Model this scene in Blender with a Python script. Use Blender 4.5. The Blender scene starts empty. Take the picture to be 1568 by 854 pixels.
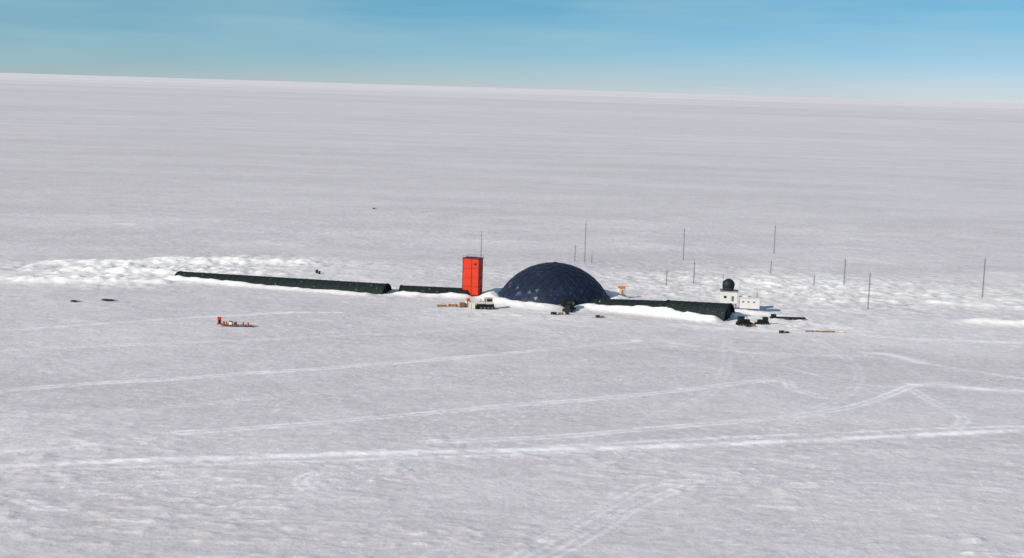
import bpy, bmesh, math, random
import numpy as np
from mathutils import Vector, Matrix
random.seed(4)
sc = bpy.context.scene
sc.view_settings.view_transform='Standard'; sc.view_settings.look='None'; sc.view_settings.exposure=0

# ------------------------------------------------------------------ camera
CH=93.0; F=2178.0
pitch=math.radians(7.67); roll=math.radians(1.72)
fw=Vector((0,math.cos(pitch),-math.sin(pitch)))
r0=Vector((1,0,0)); u0=Vector((0,math.sin(pitch),math.cos(pitch)))
R=r0*math.cos(roll)+u0*math.sin(roll); U=-r0*math.sin(roll)+u0*math.cos(roll)
cam=bpy.data.cameras.new('camera'); co=bpy.data.objects.new('camera',cam); sc.collection.objects.link(co)
cam.sensor_width=36; cam.lens=50; cam.clip_start=1; cam.clip_end=400000
m=Matrix.Identity(4)
for i in range(3):
    m[i][0]=R[i]; m[i][1]=U[i]; m[i][2]=-fw[i]
m[2][3]=CH
co.matrix_world=m; sc.camera=co
def G(u,v):
    """survey: photo position of a ground contact -> ground coordinates in metres"""
    d=fw*F+R*(u-784)-U*(v-427); t=-CH/d.z
    return (d.x*t,d.y*t)

# ------------------------------------------------------------------ light
SE=math.radians(27); sd=Vector((-0.82,-0.57,0)).normalized()
sunv=Vector((sd.x*math.cos(SE),sd.y*math.cos(SE),math.sin(SE)))
sl=bpy.data.lights.new('sun','SUN'); so=bpy.data.objects.new('sun',sl); sc.collection.objects.link(so)
sl.energy=4.9; sl.angle=math.radians(0.5); sl.color=(1,0.94,0.86)
so.rotation_euler=sunv.to_track_quat('Z','Y').to_euler()
w=bpy.data.worlds.new('World'); sc.world=w; w.use_nodes=True
nt=w.node_tree; N=nt.nodes; L=nt.links; N.clear()
out=N.new('ShaderNodeOutputWorld'); bg=N.new('ShaderNodeBackground'); L.new(bg.outputs[0],out.inputs[0])
sky=N.new('ShaderNodeTexSky'); sky.sky_type='NISHITA'; sky.sun_disc=False
sky.sun_elevation=SE; sky.sun_rotation=math.atan2(sd.x,sd.y)%(2*math.pi); sky.altitude=2800; sky.dust_density=0.3; sky.ozone_density=2.0
tc=N.new('ShaderNodeTexCoord'); sep=N.new('ShaderNodeSeparateXYZ'); L.new(tc.outputs['Generated'],sep.inputs[0])
ax=N.new('ShaderNodeMath'); ax.operation='MULTIPLY_ADD'; L.new(sep.outputs['X'],ax.inputs[0]); ax.inputs[1].default_value=-0.03; L.new(sep.outputs['Z'],ax.inputs[2])
rp=N.new('ShaderNodeValToRGB'); e=rp.color_ramp.elements
mr=N.new('ShaderNodeMapRange'); L.new(ax.outputs[0],mr.inputs[0]); mr.inputs[1].default_value=-0.02; mr.inputs[2].default_value=0.28
L.new(mr.outputs[0],rp.inputs[0])
e[0].position=0.05; e[0].color=(0.47,0.49,0.66,1); e[1].position=0.27; e[1].color=(0.21,0.44,0.56,1)
x=e.new(0.13); x.color=(0.33,0.47,0.63,1)
x=e.new(1.0); x.color=(1,1,1,1)
mx=N.new('ShaderNodeMix'); mx.data_type='RGBA'; mx.blend_type='MULTIPLY'; mx.inputs[0].default_value=1
L.new(sky.outputs[0],mx.inputs[6]); L.new(rp.outputs[0],mx.inputs[7])
mp=N.new('ShaderNodeMapping'); mp.inputs['Scale'].default_value=(3,3,32); mp.inputs['Rotation'].default_value=(0,0.05,0); L.new(tc.outputs['Generated'],mp.inputs[0])
cn=N.new('ShaderNodeTexNoise'); cn.inputs['Scale'].default_value=1.8; cn.inputs['Detail'].default_value=6; L.new(mp.outputs[0],cn.inputs[0])
cr=N.new('ShaderNodeMapRange'); L.new(cn.outputs[0],cr.inputs[0]); cr.inputs[1].default_value=0.36; cr.inputs[2].default_value=0.75; cr.inputs[4].default_value=0.5
cm=N.new('ShaderNodeMix'); cm.data_type='RGBA'; L.new(cr.outputs[0],cm.inputs[0]); L.new(mx.outputs[2],cm.inputs[6]); cm.inputs[7].default_value=(2.8,4.1,4.6,1)
L.new(cm.outputs[2],bg.inputs[0]); bg.inputs[1].default_value=0.14

# ------------------------------------------------------------------ noise
def vn(x,y,s=0):
    xi=np.floor(x).astype(np.int64); yi=np.floor(y).astype(np.int64)
    fx=x-xi; fy=y-yi; fx=fx*fx*(3-2*fx); fy=fy*fy*(3-2*fy)
    def h(a,b):
        n=(a*374761393+b*668265263+s*1442695041)&0xffffffff
        n=((n^(n>>13))*1274126177)&0xffffffff
        return ((n^(n>>16))&0xffff)/65535.0
    return (h(xi,yi)*(1-fx)+h(xi+1,yi)*fx)*(1-fy)+(h(xi,yi+1)*(1-fx)+h(xi+1,yi+1)*fx)*fy
def fbm(x,y,o=3,s=0):
    t=0;a=0.5
    for i in range(o):
        t=t+a*(vn(x,y,s+i)-0.5)*2; x=x*2.03+7.1; y=y*2.03+3.3; a*=0.5
    return t
def segd(x,y,a,b):
    dx,dy=b[0]-a[0],b[1]-a[1]; q=dx*dx+dy*dy
    t=np.clip(((x-a[0])*dx+(y-a[1])*dy)/q,0,1)
    return np.hypot(x-(a[0]+t*dx),y-(a[1]+t*dy)),t
def ss(a,b,x):
    t=np.clip((x-a)/(b-a),0,1); return t*t*(3-2*t)

DC=G(848,457.5)
def off(p,q,d):
    p=Vector(p);q=Vector(q);n=(q-p).normalized();n=Vector((n.y,-n.x))
    return tuple(p+n*d),tuple(q+n*d)
AL=(G(275,426.5),G(592,449)); AM=(G(614,448),G(716,452.5)); AA=(G(908,469.5),G(1025,480)); AB=(G(1022,480),G(1116,490))
berms=[]
def berm(p,q,hgt,sg,hgt2=None): berms.append((p,q,hgt,hgt if hgt2 is None else hgt2,sg))
a=off(*AL,7.2); berm(a[0],G(560,452),2.0,2.8,1.4)
a=off(*AL,-8); berm(a[0],a[1],2.0,3.5)
a=off(*AM,7.0); berm(a[0],a[1],1.6,2.6)
a=off(*AM,-8); berm(a[0],a[1],1.5,3)
a=off(*AA,6.6); berm(a[0],a[1],2.3,3.8,3.5)
a=off(*AB,7.0); berm(a[0],G(1090,492),3.6,3.4,3.0)
a=off(*AB,-8); berm(a[0],a[1],2.5,4)
berm(G(40,432),G(250,434),1.6,5); berm(G(80,404),G(470,404),1.7,6); berm(G(250,397),G(420,403),1.4,5); berm(G(120,416),G(262,420),1.5,6)
berm(G(1130,478),G(1165,482),1.2,4)
berm(G(1495,494),G(1600,500),1.8,5); berm(G(1440,466),G(1600,474),1.0,5)
zones=[]
def zone(u,v,rx,ry,amp): 
    p=G(u,v); zones.append((p[0],p[1],rx,ry,amp))
zone(200,415,75,32,1.7); zone(400,400,50,26,1.1); zone(120,432,40,14,1.2)
zone(1060,435,130,75,0.65); zone(1400,450,120,70,0.65); zone(1150,488,30,16,0.7); zone(800,485,40,18,0.35); zone(640,452,40,12,0.5)
zone(1230,500,40,10,0.4)
def Hf(x,y):
    x=np.asarray(x,float); y=np.asarray(y,float)
    fade=1-ss(900,1250,y); fade=fade*(1-ss(380,560,np.abs(x)))
    mid=np.exp(-((y-455)/80)**2)*0.65
    patch=ss(0.4,0.7,vn(x/34,y/24,91))
    near=1-ss(330,400,y)
    z=0.55*fbm(x/70,y/45,2,3)+ (1-mid)*(0.22*fbm(x/11,y/4.5,3,11)+(0.10+(0.34+0.22*near)*patch)*np.maximum(fbm(x/4.4+9,y/2.4,3,21),0))
    for zx,zy,rx,ry,a in zones:
        mk=np.exp(-((x-zx)/rx)**2-((y-zy)/ry)**2)
        z=z+a*mk*(0.2+np.abs(fbm(x/11,y/6,3,31))*1.7+0.7*fbm(x/3,y/2.2,3,41))
    nz=0.9+0.3*fbm(x/9,y/6,3,51)+0.22*fbm(x/2.6,y/2.2,2,57)
    bz=0
    for p,q,h0,h1,sg in berms:
        d,t=segd(x,y,p,q); bz=np.maximum(bz,(h0*(1-t)+h1*t)*np.exp(-(d/sg)**2)*nz)
    rd=np.hypot(x-DC[0],y-DC[1])
    bz=np.maximum(bz,2.3*np.exp(-((rd-28)/np.where(rd<28,4,5.5))**2)*nz*(1-0.75*np.exp(-((x-DC[0]-5)/5)**2)*(y<DC[1])))
    return (z+bz)*fade
def hz(x,y): return float(Hf(np.array([x]),np.array([y]))[0])

# ------------------------------------------------------------------ tracks
def cat(P,n=10):
    P=[Vector(p) for p in P]; Q=[P[0]*2-P[1]]+P+[P[-1]*2-P[-2]]; o=[]
    for i in range(1,len(Q)-2):
        for k in range(n):
            t=k/n; a,b,c,d=Q[i-1:i+3]
            o.append(0.5*((2*b)+(c-a)*t+(2*a-5*b+4*c-d)*t*t+(3*b-a-3*c+d)*t**3))
    o.append(P[-1]); return o
TR=[
 ([(-60,716),(200,705),(400,700),(700,691),(1000,683),(1300,671),(1640,655)],2.1,1.2,0),
 ([(-60,722),(300,712),(700,699),(900,690)],1.2,0.6,0),
 ([(650,677),(850,668),(1000,656),(1200,640),(1290,626),(1345,610),(1400,588)],1.2,0.75,1),
 ([(1395,588),(1440,588),(1500,594),(1640,603)],2.4,1.2,0),
 ([(860,682),(1100,670),(1300,662),(1440,656),(1640,652)],1.2,0.7,0),
 ([(-60,604),(120,588),(240,582),(400,570),(560,559),(760,543),(980,522)],1.3,0.75,1),
 ([(275,663),(430,652),(560,641),(760,622),(950,607),(1180,582),(1215,594),(1260,608)],1.2,0.75,1),
 ([(-60,696),(40,690),(150,681)],1.6,0.6,0),
 ([(1325,540),(1370,544),(1410,554)],2.6,1.2,0),
 ([(1410,554),(1480,566),(1640,590)],1.4,0.5,0),
 ([(1390,592),(1430,615),(1475,640),(1460,662)],1.0,0.5,1),
 ([(1200,560),(1300,585),(1390,592)],1.0,0.35,0),
 ([(-60,510),(100,500),(240,490),(430,479),(520,478)],2.0,0.6,0),
 ([(-60,540),(200,528),(500,515),(700,505),(850,490)],1.2,0.4,1),
 ([(480,726),(460,736),(475,752),(510,762),(570,765)],0.45,0.7,1),
 ([(500,726),(478,735),(500,752),(540,758)],0.4,0.5,1),
 ([(36,766),(70,778),(110,778)],0.9,1.0,1),
 ([(740,880),(850,822),(930,775),(1000,742),(1110,732)],0.4,0.6,1),
 ([(790,880),(900,822),(980,772),(1060,742)],0.4,0.5,1),
 ([(700,880),(800,838),(880,800),(960,748)],0.4,0.35,1),
 ([(1115,520),(1112,560),(1090,600),(1000,640)],1.0,0.25,1),
 ([(1160,775),(1220,779)],1.0,0.9,0),
 ([(900,500),(1000,520),(1150,540),(1330,545)],1.4,0.45,1),
 ([(1300,512),(1400,520),(1640,528)],3.0,0.6,0),
 ([(1040,500),(1150,506),(1300,512)],3.5,0.6,0),
 ([(-60,640),(200,628),(500,600),(700,590)],1.0,0.3,1),
 ([(1200,700),(1330,690),(1640,690)],1.0,0.3,1),
 ([(-60,745),(200,740),(330,735)],0.8,0.4,1),
 ([(150,810),(330,795),(560,800),(700,830)],0.5,0.3,1),
 ([(560,530),(800,560),(1100,556),(1250,540)],1.0,0.28,1),
 ([(1640,760),(1400,742),(1200,745)],0.7,0.4,1),
 ([(1250,520),(1310,560),(1300,600),(1200,650)],1.0,0.3,1),
]
def trackf(x,y):
    T=np.zeros_like(x)
    nz=vn(x/7,y/7,77); nf=vn(x/1.7,y/1.7,78)
    for P,wd,st,tw in TR:
        q=cat([G(*p) for p in P],8)
        xs=[p.x for p in q]; ys=[p.y for p in q]
        mk=(x>min(xs)-8)&(x<max(xs)+8)&(y>min(ys)-8)&(y<max(ys)+8)
        if not mk.any(): continue
        X=x[mk];Y=y[mk]; D=np.full(X.shape,1e9)
        for i in range(len(q)-1):
            if (q[i]-q[i+1]).length<1e-6: continue
            d,_=segd(X,Y,q[i],q[i+1]); D=np.minimum(D,d)
        if tw: v=np.exp(-((D-1.3)/(0.45+wd*0.35))**2)
        else: v=np.exp(-(D/wd)**2)
        v=v*st*(0.35+0.95*nz[mk])*(0.65+0.6*nf[mk])
        T[mk]=np.maximum(T[mk],v)
    return T

# ------------------------------------------------------------------ snow ground
def axis(lo,hi,step_fn,far):
    a=[lo]
    while a[-1]<hi: a.append(a[-1]+step_fn(a[-1]))
    s=step_fn(a[-1]); 
    while a[-1]<far: s*=1.35; a.append(a[-1]+s)
    s=step_fn(lo); b=[lo]
    while b[-1]>-far: s*=1.35; b.append(b[-1]-s)
    return np.array(b[:0:-1]+a)
xs=axis(-330,330,lambda v:0.7+max(0,abs(v)-140)*0.008,150000)
ys=axis(255,1150,lambda v:0.55+max(0,v-290)*0.0022,150000)
X,Y=np.meshgrid(xs,ys); nx,ny=len(xs),len(ys)
H0=Hf(X,Y); T=trackf(X.ravel(),Y.ravel())
Z=H0.ravel()+T*0.10
V=np.stack([X.ravel(),Y.ravel(),Z],1)
idx=np.arange(nx*ny).reshape(ny,nx)
q=np.stack([idx[:-1,:-1],idx[:-1,1:],idx[1:,1:],idx[1:,:-1]],-1).reshape(-1,4)
me=bpy.data.meshes.new('snow_ground')
me.vertices.add(len(V)); me.vertices.foreach_set('co',V.ravel())
me.loops.add(q.size); me.loops.foreach_set('vertex_index',q.ravel().astype(np.int32))
me.polygons.add(len(q)); me.polygons.foreach_set('loop_start',np.arange(0,q.size,4,dtype=np.int32)); me.polygons.foreach_set('loop_total',np.full(len(q),4,dtype=np.int32))
me.polygons.foreach_set('use_smooth',np.ones(len(q),dtype=bool))
me.update(); me.validate()
at=me.attributes.new('track','FLOAT','POINT'); at.data.foreach_set('value',T.astype(np.float32))
fr=np.clip(H0.ravel()/1.5,0,1)
at=me.attributes.new('fresh','FLOAT','POINT'); at.data.foreach_set('value',fr.astype(np.float32))
go=bpy.data.objects.new('snow_ground',me); sc.collection.objects.link(go)

def newmat(name):
    mt=bpy.data.materials.new(name); mt.use_nodes=True; return mt,mt.node_tree.nodes,mt.node_tree.links,mt.node_tree.nodes['Principled BSDF']
def math_(N,L,op,a,b=None,c=None,clamp=False):
    n=N.new('ShaderNodeMath'); n.operation=op; n.use_clamp=clamp
    for i,v in enumerate((a,b,c)):
        if v is None: continue
        if isinstance(v,(int,float)): n.inputs[i].default_value=v
        else: L.new(v,n.inputs[i])
    return n.outputs[0]
mt,N,L,B=newmat('snow')
geo=N.new('ShaderNodeNewGeometry')
def nse(sx,sy,detail=4,rough=0.6,lo=0.3,hi=0.7,rz=0.06):
    mp=N.new('ShaderNodeMapping'); mp.inputs['Scale'].default_value=(sx,sy,0.3); mp.inputs['Rotation'].default_value=(0,0,rz); L.new(geo.outputs['Position'],mp.inputs[0])
    n=N.new('ShaderNodeTexNoise'); n.inputs['Scale'].default_value=1; n.inputs['Detail'].default_value=detail; n.inputs['Roughness'].default_value=rough; L.new(mp.outputs[0],n.inputs[0])
    r=N.new('ShaderNodeMapRange'); L.new(n.outputs[0],r.inputs[0]); r.inputs[1].default_value=lo; r.inputs[2].default_value=hi
    return n.outputs[0],r.outputs[0]
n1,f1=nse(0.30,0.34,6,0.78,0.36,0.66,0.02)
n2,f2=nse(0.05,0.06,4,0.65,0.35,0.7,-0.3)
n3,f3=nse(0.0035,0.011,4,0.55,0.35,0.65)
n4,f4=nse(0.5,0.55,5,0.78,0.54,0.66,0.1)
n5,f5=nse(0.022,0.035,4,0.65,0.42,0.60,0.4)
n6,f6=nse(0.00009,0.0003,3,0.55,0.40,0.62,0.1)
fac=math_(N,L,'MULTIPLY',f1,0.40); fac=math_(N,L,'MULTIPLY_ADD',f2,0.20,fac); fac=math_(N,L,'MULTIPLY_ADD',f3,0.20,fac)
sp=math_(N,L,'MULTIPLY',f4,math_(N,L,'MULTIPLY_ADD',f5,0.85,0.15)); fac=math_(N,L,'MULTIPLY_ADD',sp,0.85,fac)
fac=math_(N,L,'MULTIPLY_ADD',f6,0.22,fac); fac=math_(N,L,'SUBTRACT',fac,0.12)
sy=N.new('ShaderNodeSeparateXYZ'); L.new(geo.outputs['Position'],sy.inputs[0])
far=N.new('ShaderNodeMapRange'); L.new(sy.outputs['Y'],far.inputs[0]); far.inputs[1].default_value=7000; far.inputs[2].default_value=26000; far.inputs[4].default_value=0.3  # bright horizon haze painted into the snow colour, paler with distance
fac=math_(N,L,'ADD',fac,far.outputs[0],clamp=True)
a1=N.new('ShaderNodeAttribute'); a1.attribute_name='track'; a2=N.new('ShaderNodeAttribute'); a2.attribute_name='fresh'
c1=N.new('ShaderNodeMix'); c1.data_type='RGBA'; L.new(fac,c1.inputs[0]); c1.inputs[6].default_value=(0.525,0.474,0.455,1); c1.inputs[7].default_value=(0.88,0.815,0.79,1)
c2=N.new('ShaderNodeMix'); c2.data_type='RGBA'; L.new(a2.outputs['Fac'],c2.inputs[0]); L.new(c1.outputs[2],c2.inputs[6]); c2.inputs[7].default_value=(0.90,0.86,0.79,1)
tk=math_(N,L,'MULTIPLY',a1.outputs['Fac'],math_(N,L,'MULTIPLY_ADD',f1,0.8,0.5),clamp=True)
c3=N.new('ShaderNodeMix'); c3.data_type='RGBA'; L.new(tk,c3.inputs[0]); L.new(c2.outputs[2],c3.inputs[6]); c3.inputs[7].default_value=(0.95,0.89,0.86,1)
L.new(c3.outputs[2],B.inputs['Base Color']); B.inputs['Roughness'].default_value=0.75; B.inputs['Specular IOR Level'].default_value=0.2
hh=math_(N,L,'MULTIPLY_ADD',n1,0.9,math_(N,L,'MULTIPLY',n4,0.5)); hh=math_(N,L,'MULTIPLY_ADD',n2,2.0,hh)
bp=N.new('ShaderNodeBump'); bp.inputs['Strength'].default_value=0.6; bp.inputs['Distance'].default_value=0.5; L.new(hh,bp.inputs['Height']); L.new(bp.outputs[0],B.inputs['Normal'])
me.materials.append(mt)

# ------------------------------------------------------------------ materials for built things
def paint(name,c,rough=0.55,metal=0.0,var=0.25,scale=0.6,snow=0.0):
    mt,N,L,B=newmat(name)
    tc=N.new('ShaderNodeTexCoord'); n=N.new('ShaderNodeTexNoise'); n.inputs['Scale'].default_value=scale; n.inputs['Detail'].default_value=5; L.new(tc.outputs['Object'],n.inputs[0])
    mx=N.new('ShaderNodeMix'); mx.data_type='RGBA'; L.new(n.outputs[0],mx.inputs[0])
    mx.inputs[6].default_value=tuple(v*(1-var) for v in c)+(1,); mx.inputs[7].default_value=tuple(min(1,v*(1+var)) for v in c)+(1,)
    col=mx.outputs[2]
    if snow>0:
        n2=N.new('ShaderNodeTexNoise'); n2.inputs['Scale'].default_value=0.9; n2.inputs['Detail'].default_value=6; L.new(tc.outputs['Object'],n2.inputs[0])
        r=N.new('ShaderNodeMapRange'); L.new(n2.outputs[0],r.inputs[0]); r.inputs[1].default_value=1-snow-0.05; r.inputs[2].default_value=1-snow+0.1
        m2=N.new('ShaderNodeMix'); m2.data_type='RGBA'; L.new(r.outputs[0],m2.inputs[0]); L.new(col,m2.inputs[6]); m2.inputs[7].default_value=(0.75,0.75,0.76,1); col=m2.outputs[2]
    L.new(col,B.inputs['Base Color']); B.inputs['Roughness'].default_value=rough; B.inputs['Metallic'].default_value=metal
    B.inputs['Specular IOR Level'].default_value=0.25
    return mt
GREEN=paint('green_steel',(0.009,0.016,0.014),0.75,0.0,0.6,0.25,0.28)
GREEN2=paint('green_steel_ribs',(0.006,0.011,0.010),0.75)
DARK=paint('dark_steel',(0.012,0.013,0.013),0.6)
RED=paint('red_paint',(0.54,0.030,0.006),0.6,0,0.2,0.3)
RED2=paint('dark_red_trim',(0.16,0.014,0.008),0.6)
CREAM=paint('cream_paint',(0.72,0.66,0.55),0.6,0,0.12)
WHITE=paint('white_paint',(0.62,0.60,0.56),0.6,0,0.1)
ORANGE=paint('orange_paint',(0.65,0.16,0.04),0.6)
WOOD=paint('timber',(0.28,0.15,0.07),0.8)
GREY=paint('mast_steel',(0.13,0.13,0.145),0.6)
GLASS=paint('dark_glass',(0.015,0.018,0.02),0.15)
RUB=paint('black_rubber',(0.01,0.01,0.01),0.8)
RADM=paint('radome_cover',(0.010,0.018,0.016),0.6,0,0.3)
PINK=paint('faded_red_paint',(0.5,0.16,0.14),0.7)

class MB:
    def __init__(s): s.bm=bmesh.new(); s.m=[]
    def mi(s,m):
        if m not in s.m: s.m.append(m)
        return s.m.index(m)
    def _set(s,vs,m):
        i=s.mi(m)
        for f in {f for v in vs for f in v.link_faces}: f.material_index=i
    def box(s,c,d,m,rz=0,rx=0,ry=0,bev=0.05):
        M=Matrix.Translation(c)@Matrix.Rotation(rz,4,'Z')@Matrix.Rotation(ry,4,'Y')@Matrix.Rotation(rx,4,'X')@Matrix.Diagonal((d[0],d[1],d[2],1))
        r=bmesh.ops.create_cube(s.bm,size=1,matrix=M); vs=r['verts']; s._set(vs,m)
        if bev:
            es=list({e for v in vs for e in v.link_edges}); bmesh.ops.bevel(s.bm,geom=es,offset=min(bev,min(d)*0.25),segments=1,affect='EDGES')
    def cyl(s,p,q,r,r2,m,n=10):
        p=Vector(p);q=Vector(q);d=q-p
        M=Matrix.Translation((p+q)/2)@d.to_track_quat('Z','Y').to_matrix().to_4x4()
        o=bmesh.ops.create_cone(s.bm,cap_ends=True,segments=n,radius1=r,radius2=r2,depth=d.length,matrix=M); s._set(o['verts'],m)
    def sph(s,c,r,m,sc3=(1,1,1)):
        M=Matrix.Translation(c)@Matrix.Diagonal((*sc3,1))
        o=bmesh.ops.create_icosphere(s.bm,subdivisions=3,radius=r,matrix=M); s._set(o['verts'],m)
        for f in {f for v in o['verts'] for f in v.link_faces}: f.smooth=True
    def prism(s,prof,x0,x1,m):
        a=[s.bm.verts.new((x0,y,z)) for y,z in prof]; b=[s.bm.verts.new((x1,y,z)) for y,z in prof]
        i=s.mi(m); n=len(prof); fs=[s.bm.faces.new(a),s.bm.faces.new(b[::-1])]
        for k in range(n): fs.append(s.bm.faces.new((a[k],b[k],b[(k+1)%n],a[(k+1)%n])))
        for f in fs: f.material_index=i
    def done(s,name,loc=(0,0,0),rz=0,parent=None):
        bmesh.ops.recalc_face_normals(s.bm,faces=s.bm.faces)
        me=bpy.data.meshes.new(name); s.bm.to_mesh(me); s.bm.free()
        for m in s.m: me.materials.append(m)
        o=bpy.data.objects.new(name,me); sc.collection.objects.link(o); o.location=loc; o.rotation_euler=(0,0,rz)
        if parent: o.parent=parent
        return o
def at(u,v,dz=0):
    x,y=G(u,v); return (x,y,hz(x,y)+dz)

# ------------------------------------------------------------------ corrugated steel arches
def arch(name,p,q,r,top0,top1):
    p=Vector(p);q=Vector(q);ln=(q-p).length; ang=math.atan2(q.y-p.y,q.x-p.x)
    b=MB(); i0=b.mi(GREEN); n=28; step=0.6; ns=int(ln/step); rows=[]
    for k in range(ns+1):
        t=k/ns; xx=t*ln; zc=(top0*(1-t)+top1*t)-r; rr=r+(0.05 if k%2 else 0)
        rows.append([b.bm.verts.new((xx,-rr*math.cos(math.pi*j/n),zc+rr*math.sin(math.pi*j/n))) for j in range(n+1)])
    for k in range(ns):
        for j in range(n):
            f=b.bm.faces.new((rows[k][j],rows[k+1][j],rows[k+1][j+1],rows[k][j+1])); f.material_index=i0
    ir=b.mi(GREEN2)
    def ring(x0,x1,r_in,r_out,zc,mi):
        A=[]
        for xx in (x0,x1):
            for rr in (r_out,r_in):
                A.append([b.bm.verts.new((xx,-rr*math.cos(math.pi*j/n),zc+rr*math.sin(math.pi*j/n))) for j in range(n+1)])
        for j in range(n):
            for P,Q in ((0,2),(2,3),(3,1),(1,0)):
                f=b.bm.faces.new((A[P][j],A[Q][j],A[Q][j+1],A[P][j+1])); f.material_index=mi
    k=3.0
    while k<ln-1:
        zc=(top0*(1-k/ln)+top1*k/ln)-r; ring(k-0.08,k+0.08,r-0.05,r+0.10,zc,ir); k+=3.05
    ring(-0.3,0.25,r-0.5,r+0.2,top0-r,ir); ring(ln-0.25,ln+0.3,r-0.5,r+0.2,top1-r,ir)
    for xe,tp in ((0.5,top0),(ln-0.6,top1)):
        zc=tp-r; c=[b.bm.verts.new((xe,-(r-0.02)*math.cos(math.pi*j/n),zc+(r-0.02)*math.sin(math.pi*j/n))) for j in range(n+1)]
        f=b.bm.faces.new(c); f.material_index=b.mi(DARK)
        for yy in (-3.9,-1.3,1.3,3.9):
            hgt=math.sqrt(max(0.1,r*r-yy*yy))-0.3
            b.box((xe+(0.12 if xe>5 else -0.12),yy,zc+hgt/2),(0.2,0.25,hgt),GREEN2,bev=0)
        b.box((xe+(0.2 if xe>5 else -0.2),0,zc+0.3+1.9),(0.2,4.2,3.8),GREEN2)
    return b.done(name,(p.x,p.y,0),ang)
arch('steel_arch_tunnel',*AL,6.7,3.4,4.3)
arch('steel_arch_tunnel',*AM,6.2,3.3,3.3)
arch('steel_arch_tunnel',*AA,6.4,3.6,5.4)
arch('steel_arch_tunnel',*AB,6.8,5.7,6.9)

# ------------------------------------------------------------------ geodesic dome
dm,N,L,B=newmat('dome_panels')
a=N.new('ShaderNodeAttribute'); a.attribute_name='facet'
r=N.new('ShaderNodeValToRGB'); L.new(a.outputs['Fac'],r.inputs[0]); e=r.color_ramp.elements
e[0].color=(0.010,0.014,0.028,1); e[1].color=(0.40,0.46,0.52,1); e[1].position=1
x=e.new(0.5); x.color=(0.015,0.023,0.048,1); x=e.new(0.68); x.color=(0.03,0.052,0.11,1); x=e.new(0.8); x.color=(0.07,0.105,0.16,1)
L.new(r.outputs[0],B.inputs['Base Color']); B.inputs['Metallic'].default_value=0.2; B.inputs['Roughness'].default_value=0.5; B.inputs['Specular IOR Level'].default_value=0.22
bm=bmesh.new(); bmesh.ops.create_icosphere(bm,subdivisions=5,radius=27.5,matrix=Matrix.Rotation(0.4,4,'Z')@Matrix.Rotation(0.55,4,'X'))
bmesh.ops.bisect_plane(bm,geom=bm.verts[:]+bm.edges[:]+bm.faces[:],plane_co=(0,0,11.0),plane_no=(0,0,1),clear_inner=True)
me=bpy.data.meshes.new('geodesic_dome'); bm.to_mesh(me); 
fa=me.attributes.new('facet','FLOAT','FACE')
for i,pl in enumerate(me.polygons):
    c=pl.center; v=random.random()**2*0.32+0.4*float(vn(np.array([c.x/7+20]),np.array([c.z/4+9]),5)[0])
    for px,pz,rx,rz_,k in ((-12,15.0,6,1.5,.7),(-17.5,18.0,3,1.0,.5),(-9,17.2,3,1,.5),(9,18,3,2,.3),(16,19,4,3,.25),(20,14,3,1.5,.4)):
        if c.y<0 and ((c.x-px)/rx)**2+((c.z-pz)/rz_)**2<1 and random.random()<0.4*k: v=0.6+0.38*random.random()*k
    fa.data[i].value=v
me.materials.append(dm)
do=bpy.data.objects.new('geodesic_dome',me); sc.collection.objects.link(do); do.location=(DC[0],DC[1],-11.3)
st=bpy.data.meshes.new('struts'); 
bm2=bmesh.new(); bmesh.ops.create_icosphere(bm2,subdivisions=4,radius=27.58,matrix=Matrix.Rotation(0.4,4,'Z')@Matrix.Rotation(0.55,4,'X'))
bmesh.ops.bisect_plane(bm2,geom=bm2.verts[:]+bm2.edges[:]+bm2.faces[:],plane_co=(0,0,11.0),plane_no=(0,0,1),clear_inner=True)
bm2.to_mesh(st); bm.free(); bm2.free(); st.materials.append(DARK)
sto=bpy.data.objects.new('struts',st); sc.collection.objects.link(sto); sto.parent=do
wf=sto.modifiers.new('w','WIREFRAME'); wf.thickness=0.14
b=MB()
for k in range(72):
    an=2*math.pi*k/72; b.box((25.1*math.cos(an),25.1*math.sin(an),11.5),(0.4,2.25,2.6),GREY if k%3 else DARK,rz=an,bev=0.02)
b.cyl((0,0,27.3),(0,0,27.9),0.9,0.9,DARK,12)
b.done('base_ring',(0,0,0),0,do)

# entrance passage in front of dome
b=MB(); 
prof=[(-2.6,0),(-2.6,2.6),(-1.5,4.3),(0,4.9),(1.5,4.3),(2.6,2.6),(2.6,0)]
b.prism(prof,-5,6,GREEN2)
for xx in (-5.1,-2,1,4,6.05): b.prism([(y*1.06,z*1.04) for y,z in prof],xx-0.15,xx+0.15,DARK)
b.box((6.3,0,1.6),(0.15,3.4,3.2),DARK)
x,y=G(866,470); b.done('dome_entrance_tunnel',(x,y,-0.2+max(0,hz(x,y)*0.6)),math.radians(-78))

# ------------------------------------------------------------------ red tower
b=MB(); W,D,Hh=7.6,5.2,16.4
b.box((0,0,Hh/2+0.6),(W,D,Hh),RED)
for xx in (-W/2,0.4,W/2): b.box((xx,-D/2-0.03,Hh/2+0.6),(0.2,0.16,Hh+0.1),RED2,bev=0)
for zz in (4.6,8.6,12.6): b.box((0,-D/2-0.02,zz),(W+0.1,0.08,0.08),RED2,bev=0); b.box((W/2+0.02,0,zz),(0.12,D+0.05,0.12),RED2,bev=0)
b.box((0,0,Hh+0.75),(W+0.5,D+0.5,0.35),DARK)
for sx in (-1,0,1):
    for sy_ in (-1,1): b.cyl((sx*W/2,sy_*D/2,Hh+0.9),(sx*W/2,sy_*D/2,Hh+1.9),0.06,0.06,RED2,6)
for sy_ in (-1,1): b.cyl((-W/2,sy_*D/2,Hh+1.9),(W/2,sy_*D/2,Hh+1.9),0.05,0.05,RED2,6)
for zz in (3,7,11,14.6): b.box((W/2+0.05,0.3,zz),(0.1,1.1,0.8),GLASS,bev=0)
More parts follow.
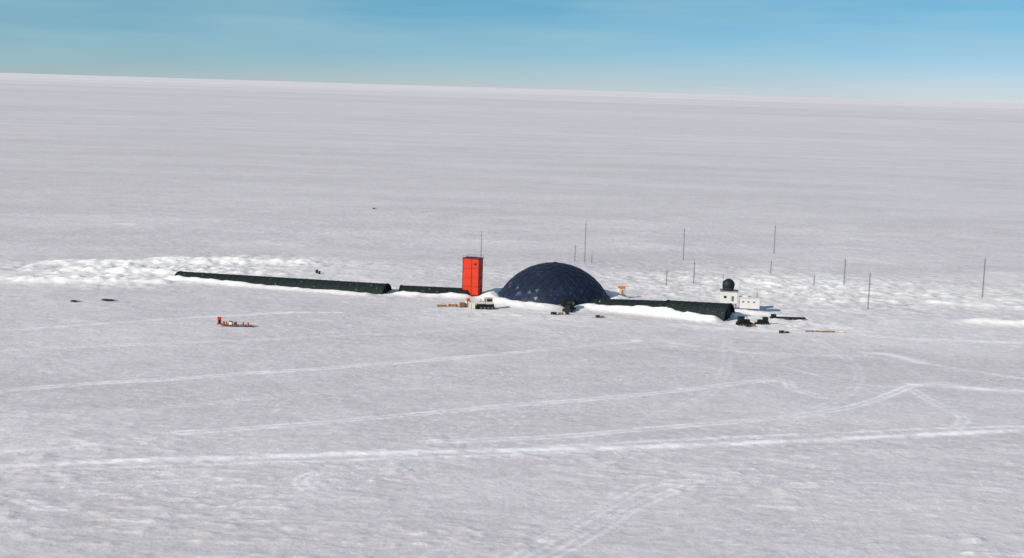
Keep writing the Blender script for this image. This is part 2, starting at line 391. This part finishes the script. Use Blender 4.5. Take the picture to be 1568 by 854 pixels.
b.box((2.2,-D/2-0.05,14.8),(1.2,0.1,0.7),GLASS,bev=0)
b.box((0,0,0.3),(W+0.6,D+0.6,1.4),DARK)
b.cyl((W/2-0.3,0.5,Hh+0.9),(W/2-0.3,0.5,Hh+13),0.18,0.10,GREY,6)
b.cyl((W/2-1.1,0.5,Hh+9),(W/2+0.5,0.5,Hh+9),0.04,0.04,GREY,6)
b.cyl((W/2-1.0,0.5,Hh+11),(W/2+0.4,0.5,Hh+11),0.04,0.04,GREY,6)
x,y=G(723,453); b.done('red_observation_tower',(x,y,0),math.radians(-20))

# ------------------------------------------------------------------ vehicles and cargo
def tractor(name,u,v,rz,body,s=1.0,blade=True):
    b=MB()
    for sy in (-1,1):
        pr=[(-2.4,0.35),(-2.0,0.0),(2.0,0.0),(2.5,0.4),(2.3,0.95),(-2.2,0.95)]
        i=b.mi(RUB); A=[b.bm.verts.new((px*s,(sy*1.15-0.3)*s,pz*s)) for px,pz in pr]; C=[b.bm.verts.new((px*s,(sy*1.15+0.3)*s,pz*s)) for px,pz in pr]
        fs=[b.bm.faces.new(A),b.bm.faces.new(C[::-1])]+[b.bm.faces.new((A[k],C[k],C[(k+1)%6],A[(k+1)%6])) for k in range(6)]
        for f in fs: f.material_index=i
        for k in range(4): b.cyl(((-1.6+k*1.05)*s,(sy*1.48)*s,0.42*s),((-1.6+k*1.05)*s,(sy*1.54)*s,0.42*s),0.33*s,0.33*s,GREY,10)
    b.box((0,0,1.15*s),(4.6*s,1.7*s,0.6*s),DARK)
    b.box((1.2*s,0,1.75*s),(2.0*s,1.5*s,0.8*s),body); b.box((-0.9*s,0,2.2*s),(2.0*s,1.9*s,1.7*s),body)
    b.box((0.12*s,0,2.5*s),(0.06*s,1.6*s,0.8*s),GLASS,bev=0)
    for sy in (-1,1): b.box((-0.9*s,sy*0.96*s,2.5*s),(1.5*s,0.05*s,0.75*s),GLASS,bev=0)
    b.box((-0.9*s,0,3.12*s),(2.2*s,2.0*s,0.12*s),body)
    b.cyl((1.4*s,0.4*s,2.1*s),(1.4*s,0.4*s,2.9*s),0.08*s,0.08*s,DARK,6)
    if blade: b.box((3.0*s,0,0.6*s),(0.15*s,3.0*s,0.9*s),DARK); b.box((2.6*s,0.8*s,0.6*s),(1.0*s,0.15*s,0.2*s),DARK); b.box((2.6*s,-0.8*s,0.6*s),(1.0*s,0.15*s,0.2*s),DARK)
    return b.done(name,at(u,v),rz)
def crates(name,u,v,rz,items):
    b=MB()
    for (cx,cy,cz,dx,dy,dz,m) in items:
        b.box((cx,cy,cz+dz/2+0.12),(dx,dy,dz),m)
        for k in (-0.35,0.35): b.box((cx+k*dx,cy-dy/2-0.03,cz+dz/2+0.12),(0.12,0.06,dz),DARK if m is not DARK else WOOD,bev=0)
        for k in (-0.4,0,0.4): b.box((cx,cy+k*dy,cz+0.05),(dx,0.12,0.1),WOOD,bev=0)
    return b.done(name,at(u,v),rz)
def sled(name,u,v,rz,load,ln=6.0):
    b=MB()
    for sy in (-1,1):
        b.box((0,sy*0.9,0.15),(ln,0.18,0.12),DARK); b.box((ln/2+0.3,sy*0.9,0.4),(0.8,0.18,0.1),DARK,ry=-0.7)
        for k in (-0.35,0,0.35): b.box((k*ln,sy*0.9,0.35),(0.14,0.14,0.35),DARK,bev=0)
    for k in range(9): b.box((-ln/2+ln*(k+0.5)/9,0,0.6),(ln/9*0.8,2.3,0.1),WOOD if load else DARK,bev=0)
    for kind,cx,cy,m in load:
        if kind=='drum': b.cyl((cx,cy,0.65),(cx,cy,1.75),0.38,0.38,m,12); b.cyl((cx,cy,1.18),(cx,cy,1.24),0.41,0.41,m,12)
        else: b.box((cx,cy,1.25),(1.2,1.6,1.2),m); b.box((cx,cy,1.9),(1.3,1.7,0.08),DARK,bev=0)
    b.cyl((ln/2+0.5,0.9,0.6),(ln/2+2.2,0,0.3),0.05,0.05,DARK,6); b.cyl((ln/2+0.5,-0.9,0.6),(ln/2+2.2,0,0.3),0.05,0.05,DARK,6)
    return b.done(name,at(u,v),rz)
def drum(name,u,v,m,s=1.0,rot=0):
    b=MB(); b.cyl((0,0,0),(0,0,0.9*s),0.32*s,0.32*s,m,14)
    for z in (0.02,0.3,0.6,0.88): b.cyl((0,0,(z-0.02)*s),(0,0,(z+0.02)*s),0.345*s,0.345*s,m,14)
    b.cyl((0.15*s,0,0.9*s),(0.15*s,0,0.94*s),0.05*s,0.05*s,DARK,8)
    return b.done(name,at(u,v),rot)

tractor('snow_tractor',743,474,math.radians(195),CREAM,1.5)
crates('cargo_crates',730,474,0.1,[(-1.6,0,0,2.6,2.2,2.4,CREAM),(1.2,0.2,0,2.4,2.0,2.0,DARK),(1.0,0.2,2.12,2.0,1.7,1.0,CREAM)])
crates('cargo_crates',712,471,0.3,[(-1.2,0,0,2.4,2.0,1.9,WOOD),(1.5,0.4,0,2.0,2.0,2.6,CREAM),(1.4,0.4,2.7,1.4,1.4,0.9,ORANGE)])
crates('timber_stack',686,470,0.05,[(-2.6,0,0,4.2,1.4,0.5,WOOD),(2.1,0.6,0,4.0,1.2,0.8,WOOD),(1.8,0.6,0.9,3.2,1.0,0.4,CREAM)])
tractor('snow_tractor',872,476,math.radians(250),DARK,1.3)
crates('cargo_crates',856,483,0.1,[(-2.2,0,0,2.4,1.8,0.9,DARK),(0.8,0.3,0,2.0,1.6,0.7,WOOD),(3.4,0.0,0,1.6,1.4,1.0,DARK)])
crates('cargo_crates',918,487,0.1,[(-0.7,0,0,1.8,1.4,0.9,DARK),(1.2,0.2,0,1.2,1.2,0.6,WOOD)])
tractor('snow_tractor',1138,499,math.radians(12),DARK,1.15)
tractor('snow_tractor',1168,498,math.radians(185),DARK,1.0)
crates('cargo_crates',1150,501,0.1,[(-1.5,0,0,1.8,1.4,0.9,DARK),(1.0,0.2,0,1.6,1.2,0.7,WOOD)])
b=MB()
for k in (-0.9,0,0.9): b.box((0,k,0.75),(15,0.4,0.45),DARK)
for k in (-6,-2,2,6): b.box((k,0,0.4),(0.35,2.6,0.25),WOOD,bev=0)
for sy_ in (-1.1,1.1): b.box((0,sy_,0.14),(14,0.2,0.16),DARK)
b.box((-6,0,1.5),(2,1.8,1.1),GREEN2)
b.done('beam_sled',at(1206,490),math.radians(2))
crates('cargo_crates',1200,511,0.0,[(-0.8,0,0,2.0,1.3,0.9,DARK),(1.4,0.3,0,1.6,1.0,0.6,DARK)])
crates('timber_stack',1246,509,0.0,[(-1.6,0,0,3.4,0.8,0.45,WOOD),(2.6,0.4,0,3.8,0.8,0.4,WOOD)])
crates('timber_stack',1278,510,-0.05,[(-2.0,0,0,4.2,0.8,0.4,WOOD),(2.6,0.2,0,3.0,0.7,0.5,CREAM)])
sled('cargo_sled',352,500,math.radians(-3),[('drum',-2.4,0.2,RED),('drum',-1.4,0,PINK),('box',0.3,0,CREAM),('drum',1.6,-0.4,PINK),('drum',2.2,0.4,PINK)],7)
sled('cargo_sled',378,501,math.radians(-5),[('drum',-1.6,0.2,PINK),('drum',0.4,0,PINK)],5)
b=MB(); b.box((0,0,1.3),(1.4,1.3,2.0),PINK); b.prism([(-0.8,2.2),(0,2.8),(0.8,2.2)],-0.8,0.8,RED); b.box((0,-0.67,1.1),(0.8,0.06,1.6),DARK,bev=0); b.box((0,0,0.1),(2.2,1.8,0.2),WOOD)
b.done('field_hut',at(336,497),0.2)
sled('empty_sled',165,461,math.radians(-8),[],5)
sled('empty_sled',113,463,math.radians(0),[],2.4)
drum('fuel_drum',485,420,RUB,1.9); drum('fuel_drum',489,421,DARK,1.6)
crates('cargo_crates',574,320,0.2,[(-0.8,0,0,1.8,1.4,0.8,GREY),(1.4,0.4,0,1.6,1.2,0.7,CREAM)])

# orange-roofed hut behind arch
b=MB(); b.box((0,0,2.2),(2.6,2.2,2.6),CREAM); b.prism([(-1.3,3.5),(0,4.4),(1.3,3.5)],-1.5,1.5,ORANGE); b.box((0.2,-1.13,1.9),(0.9,0.06,1.8),ORANGE,bev=0)
for sx in (-1,1):
    for sy_ in (-1,1): b.cyl((sx,sy_,-1),(sx,sy_,1),0.12,0.12,WOOD,6)
b.cyl((1.7,0,-1),(1.7,0,5.6),0.08,0.08,ORANGE,6)
b.done('orange_roofed_hut',at(951,457),0.2)

# radome building
b=MB()
b.box((0,0,6.2),(7.4,5.5,5.0),WHITE,bev=0.1)
for sx in (-1,0,1):
    for sy_ in (-1,1): b.cyl((sx*3.1,sy_*2.2,-1),(sx*3.1,sy_*2.2,3.8),0.22,0.22,GREY,8)
b.cyl((-3.1,-2.2,0.5),(3.1,-2.2,3.6),0.1,0.1,GREY,6); b.cyl((3.1,-2.2,0.5),(-3.1,-2.2,3.6),0.1,0.1,GREY,6)
b.box((0,0,8.85),(7.9,6.0,0.3),GREY)
b.box((-1.6,-2.79,6.4),(1.1,0.08,1.0),GLASS,bev=0); b.box((1.6,-2.79,5.8),(1.0,0.08,2.2),GREY,bev=0)
b.cyl((-0.4,0,8.9),(-0.4,0,10.4),2.3,2.5,DARK,20); b.sph((-0.4,0,11.4),2.7,RADM,(1,1,1))
b.cyl((-2.8,0,9),(-2.8,0,16),0.14,0.07,DARK,6); b.cyl((-3.4,0,14.6),(-2.2,0,14.6),0.05,0.05,DARK,6)
for k in range(8):
    b.cyl((-3.8+k*1.08,-2.9,9),(-3.8+k*1.08,-2.9,10),0.04,0.04,GREY,6)
b.cyl((-3.8,-2.9,10),(3.8,-2.9,10),0.04,0.04,GREY,6)
b.done('radome_building',at(1115,476,-0.6),math.radians(-8))
b=MB(); b.box((0,0,2.6),(8.5,4,4.6),WHITE,bev=0.1); b.box((0,0,5.0),(9,4.5,0.25),WHITE); b.box((4.28,0,2.2),(0.06,1.4,2.6),GREY,bev=0)
for k in (-2.8,-0.6,1.8): b.box((k,-2.03,3.2),(0.8,0.06,0.6),GREY,bev=0)
b.box((-2,0,5.5),(2.6,2.2,0.9),WHITE); b.cyl((3,0,5),(3,0,7.2),0.15,0.15,GREY,8)
b.done('white_hut',at(1147,478,0.6),math.radians(-6))

# ------------------------------------------------------------------ antenna masts
def mast(u,vb,vt,guy=True,name='antenna_mast'):
    x,y=G(u,vb); d=math.hypot(x,y); hgt=(vb-vt)*d/F*1.0
    b=MB(); s=0.26
    for k in range(3):
        an=k*2.094; b.cyl((s*math.cos(an),s*math.sin(an),-0.5),(s*0.6*math.cos(an),s*0.6*math.sin(an),hgt),0.085,0.07,GREY,6)
    nb=int(hgt/1.2)
    for k in range(nb):
        z=k*1.2; a0=k*2.094; a1=a0+2.094
        b.cyl((s*math.cos(a0),s*math.sin(a0),z),(s*math.cos(a1),s*math.sin(a1),z+1.2),0.04,0.04,GREY,4)
    b.cyl((0,0,hgt-0.2),(0,0,hgt+1.2),0.06,0.04,GREY,6)
    b.cyl((-0.8,0,hgt*0.92),(0.8,0,hgt*0.92),0.04,0.04,GREY,6)
    if guy:
        for k in range(3):
            an=k*2.094+0.5; rr=hgt*0.5; b.cyl((0,0,hgt*0.85),(rr*math.cos(an),rr*math.sin(an),0),0.012,0.012,GREY,4)
    return b.done(name,(x,y,hz(x,y)-0.2),0)
for u,vb,vt in ((895,402,338),(880,400,375),(906,402,390),(1046,398,350),(1185,388,345),(1292,440,400),(1329,473,418),(1504,458,400),(1062,434,400),(1246,440,424),(1020,440,415),(1180,420,400)):
    mast(u,vb,vt,guy=(vb-vt)>35)
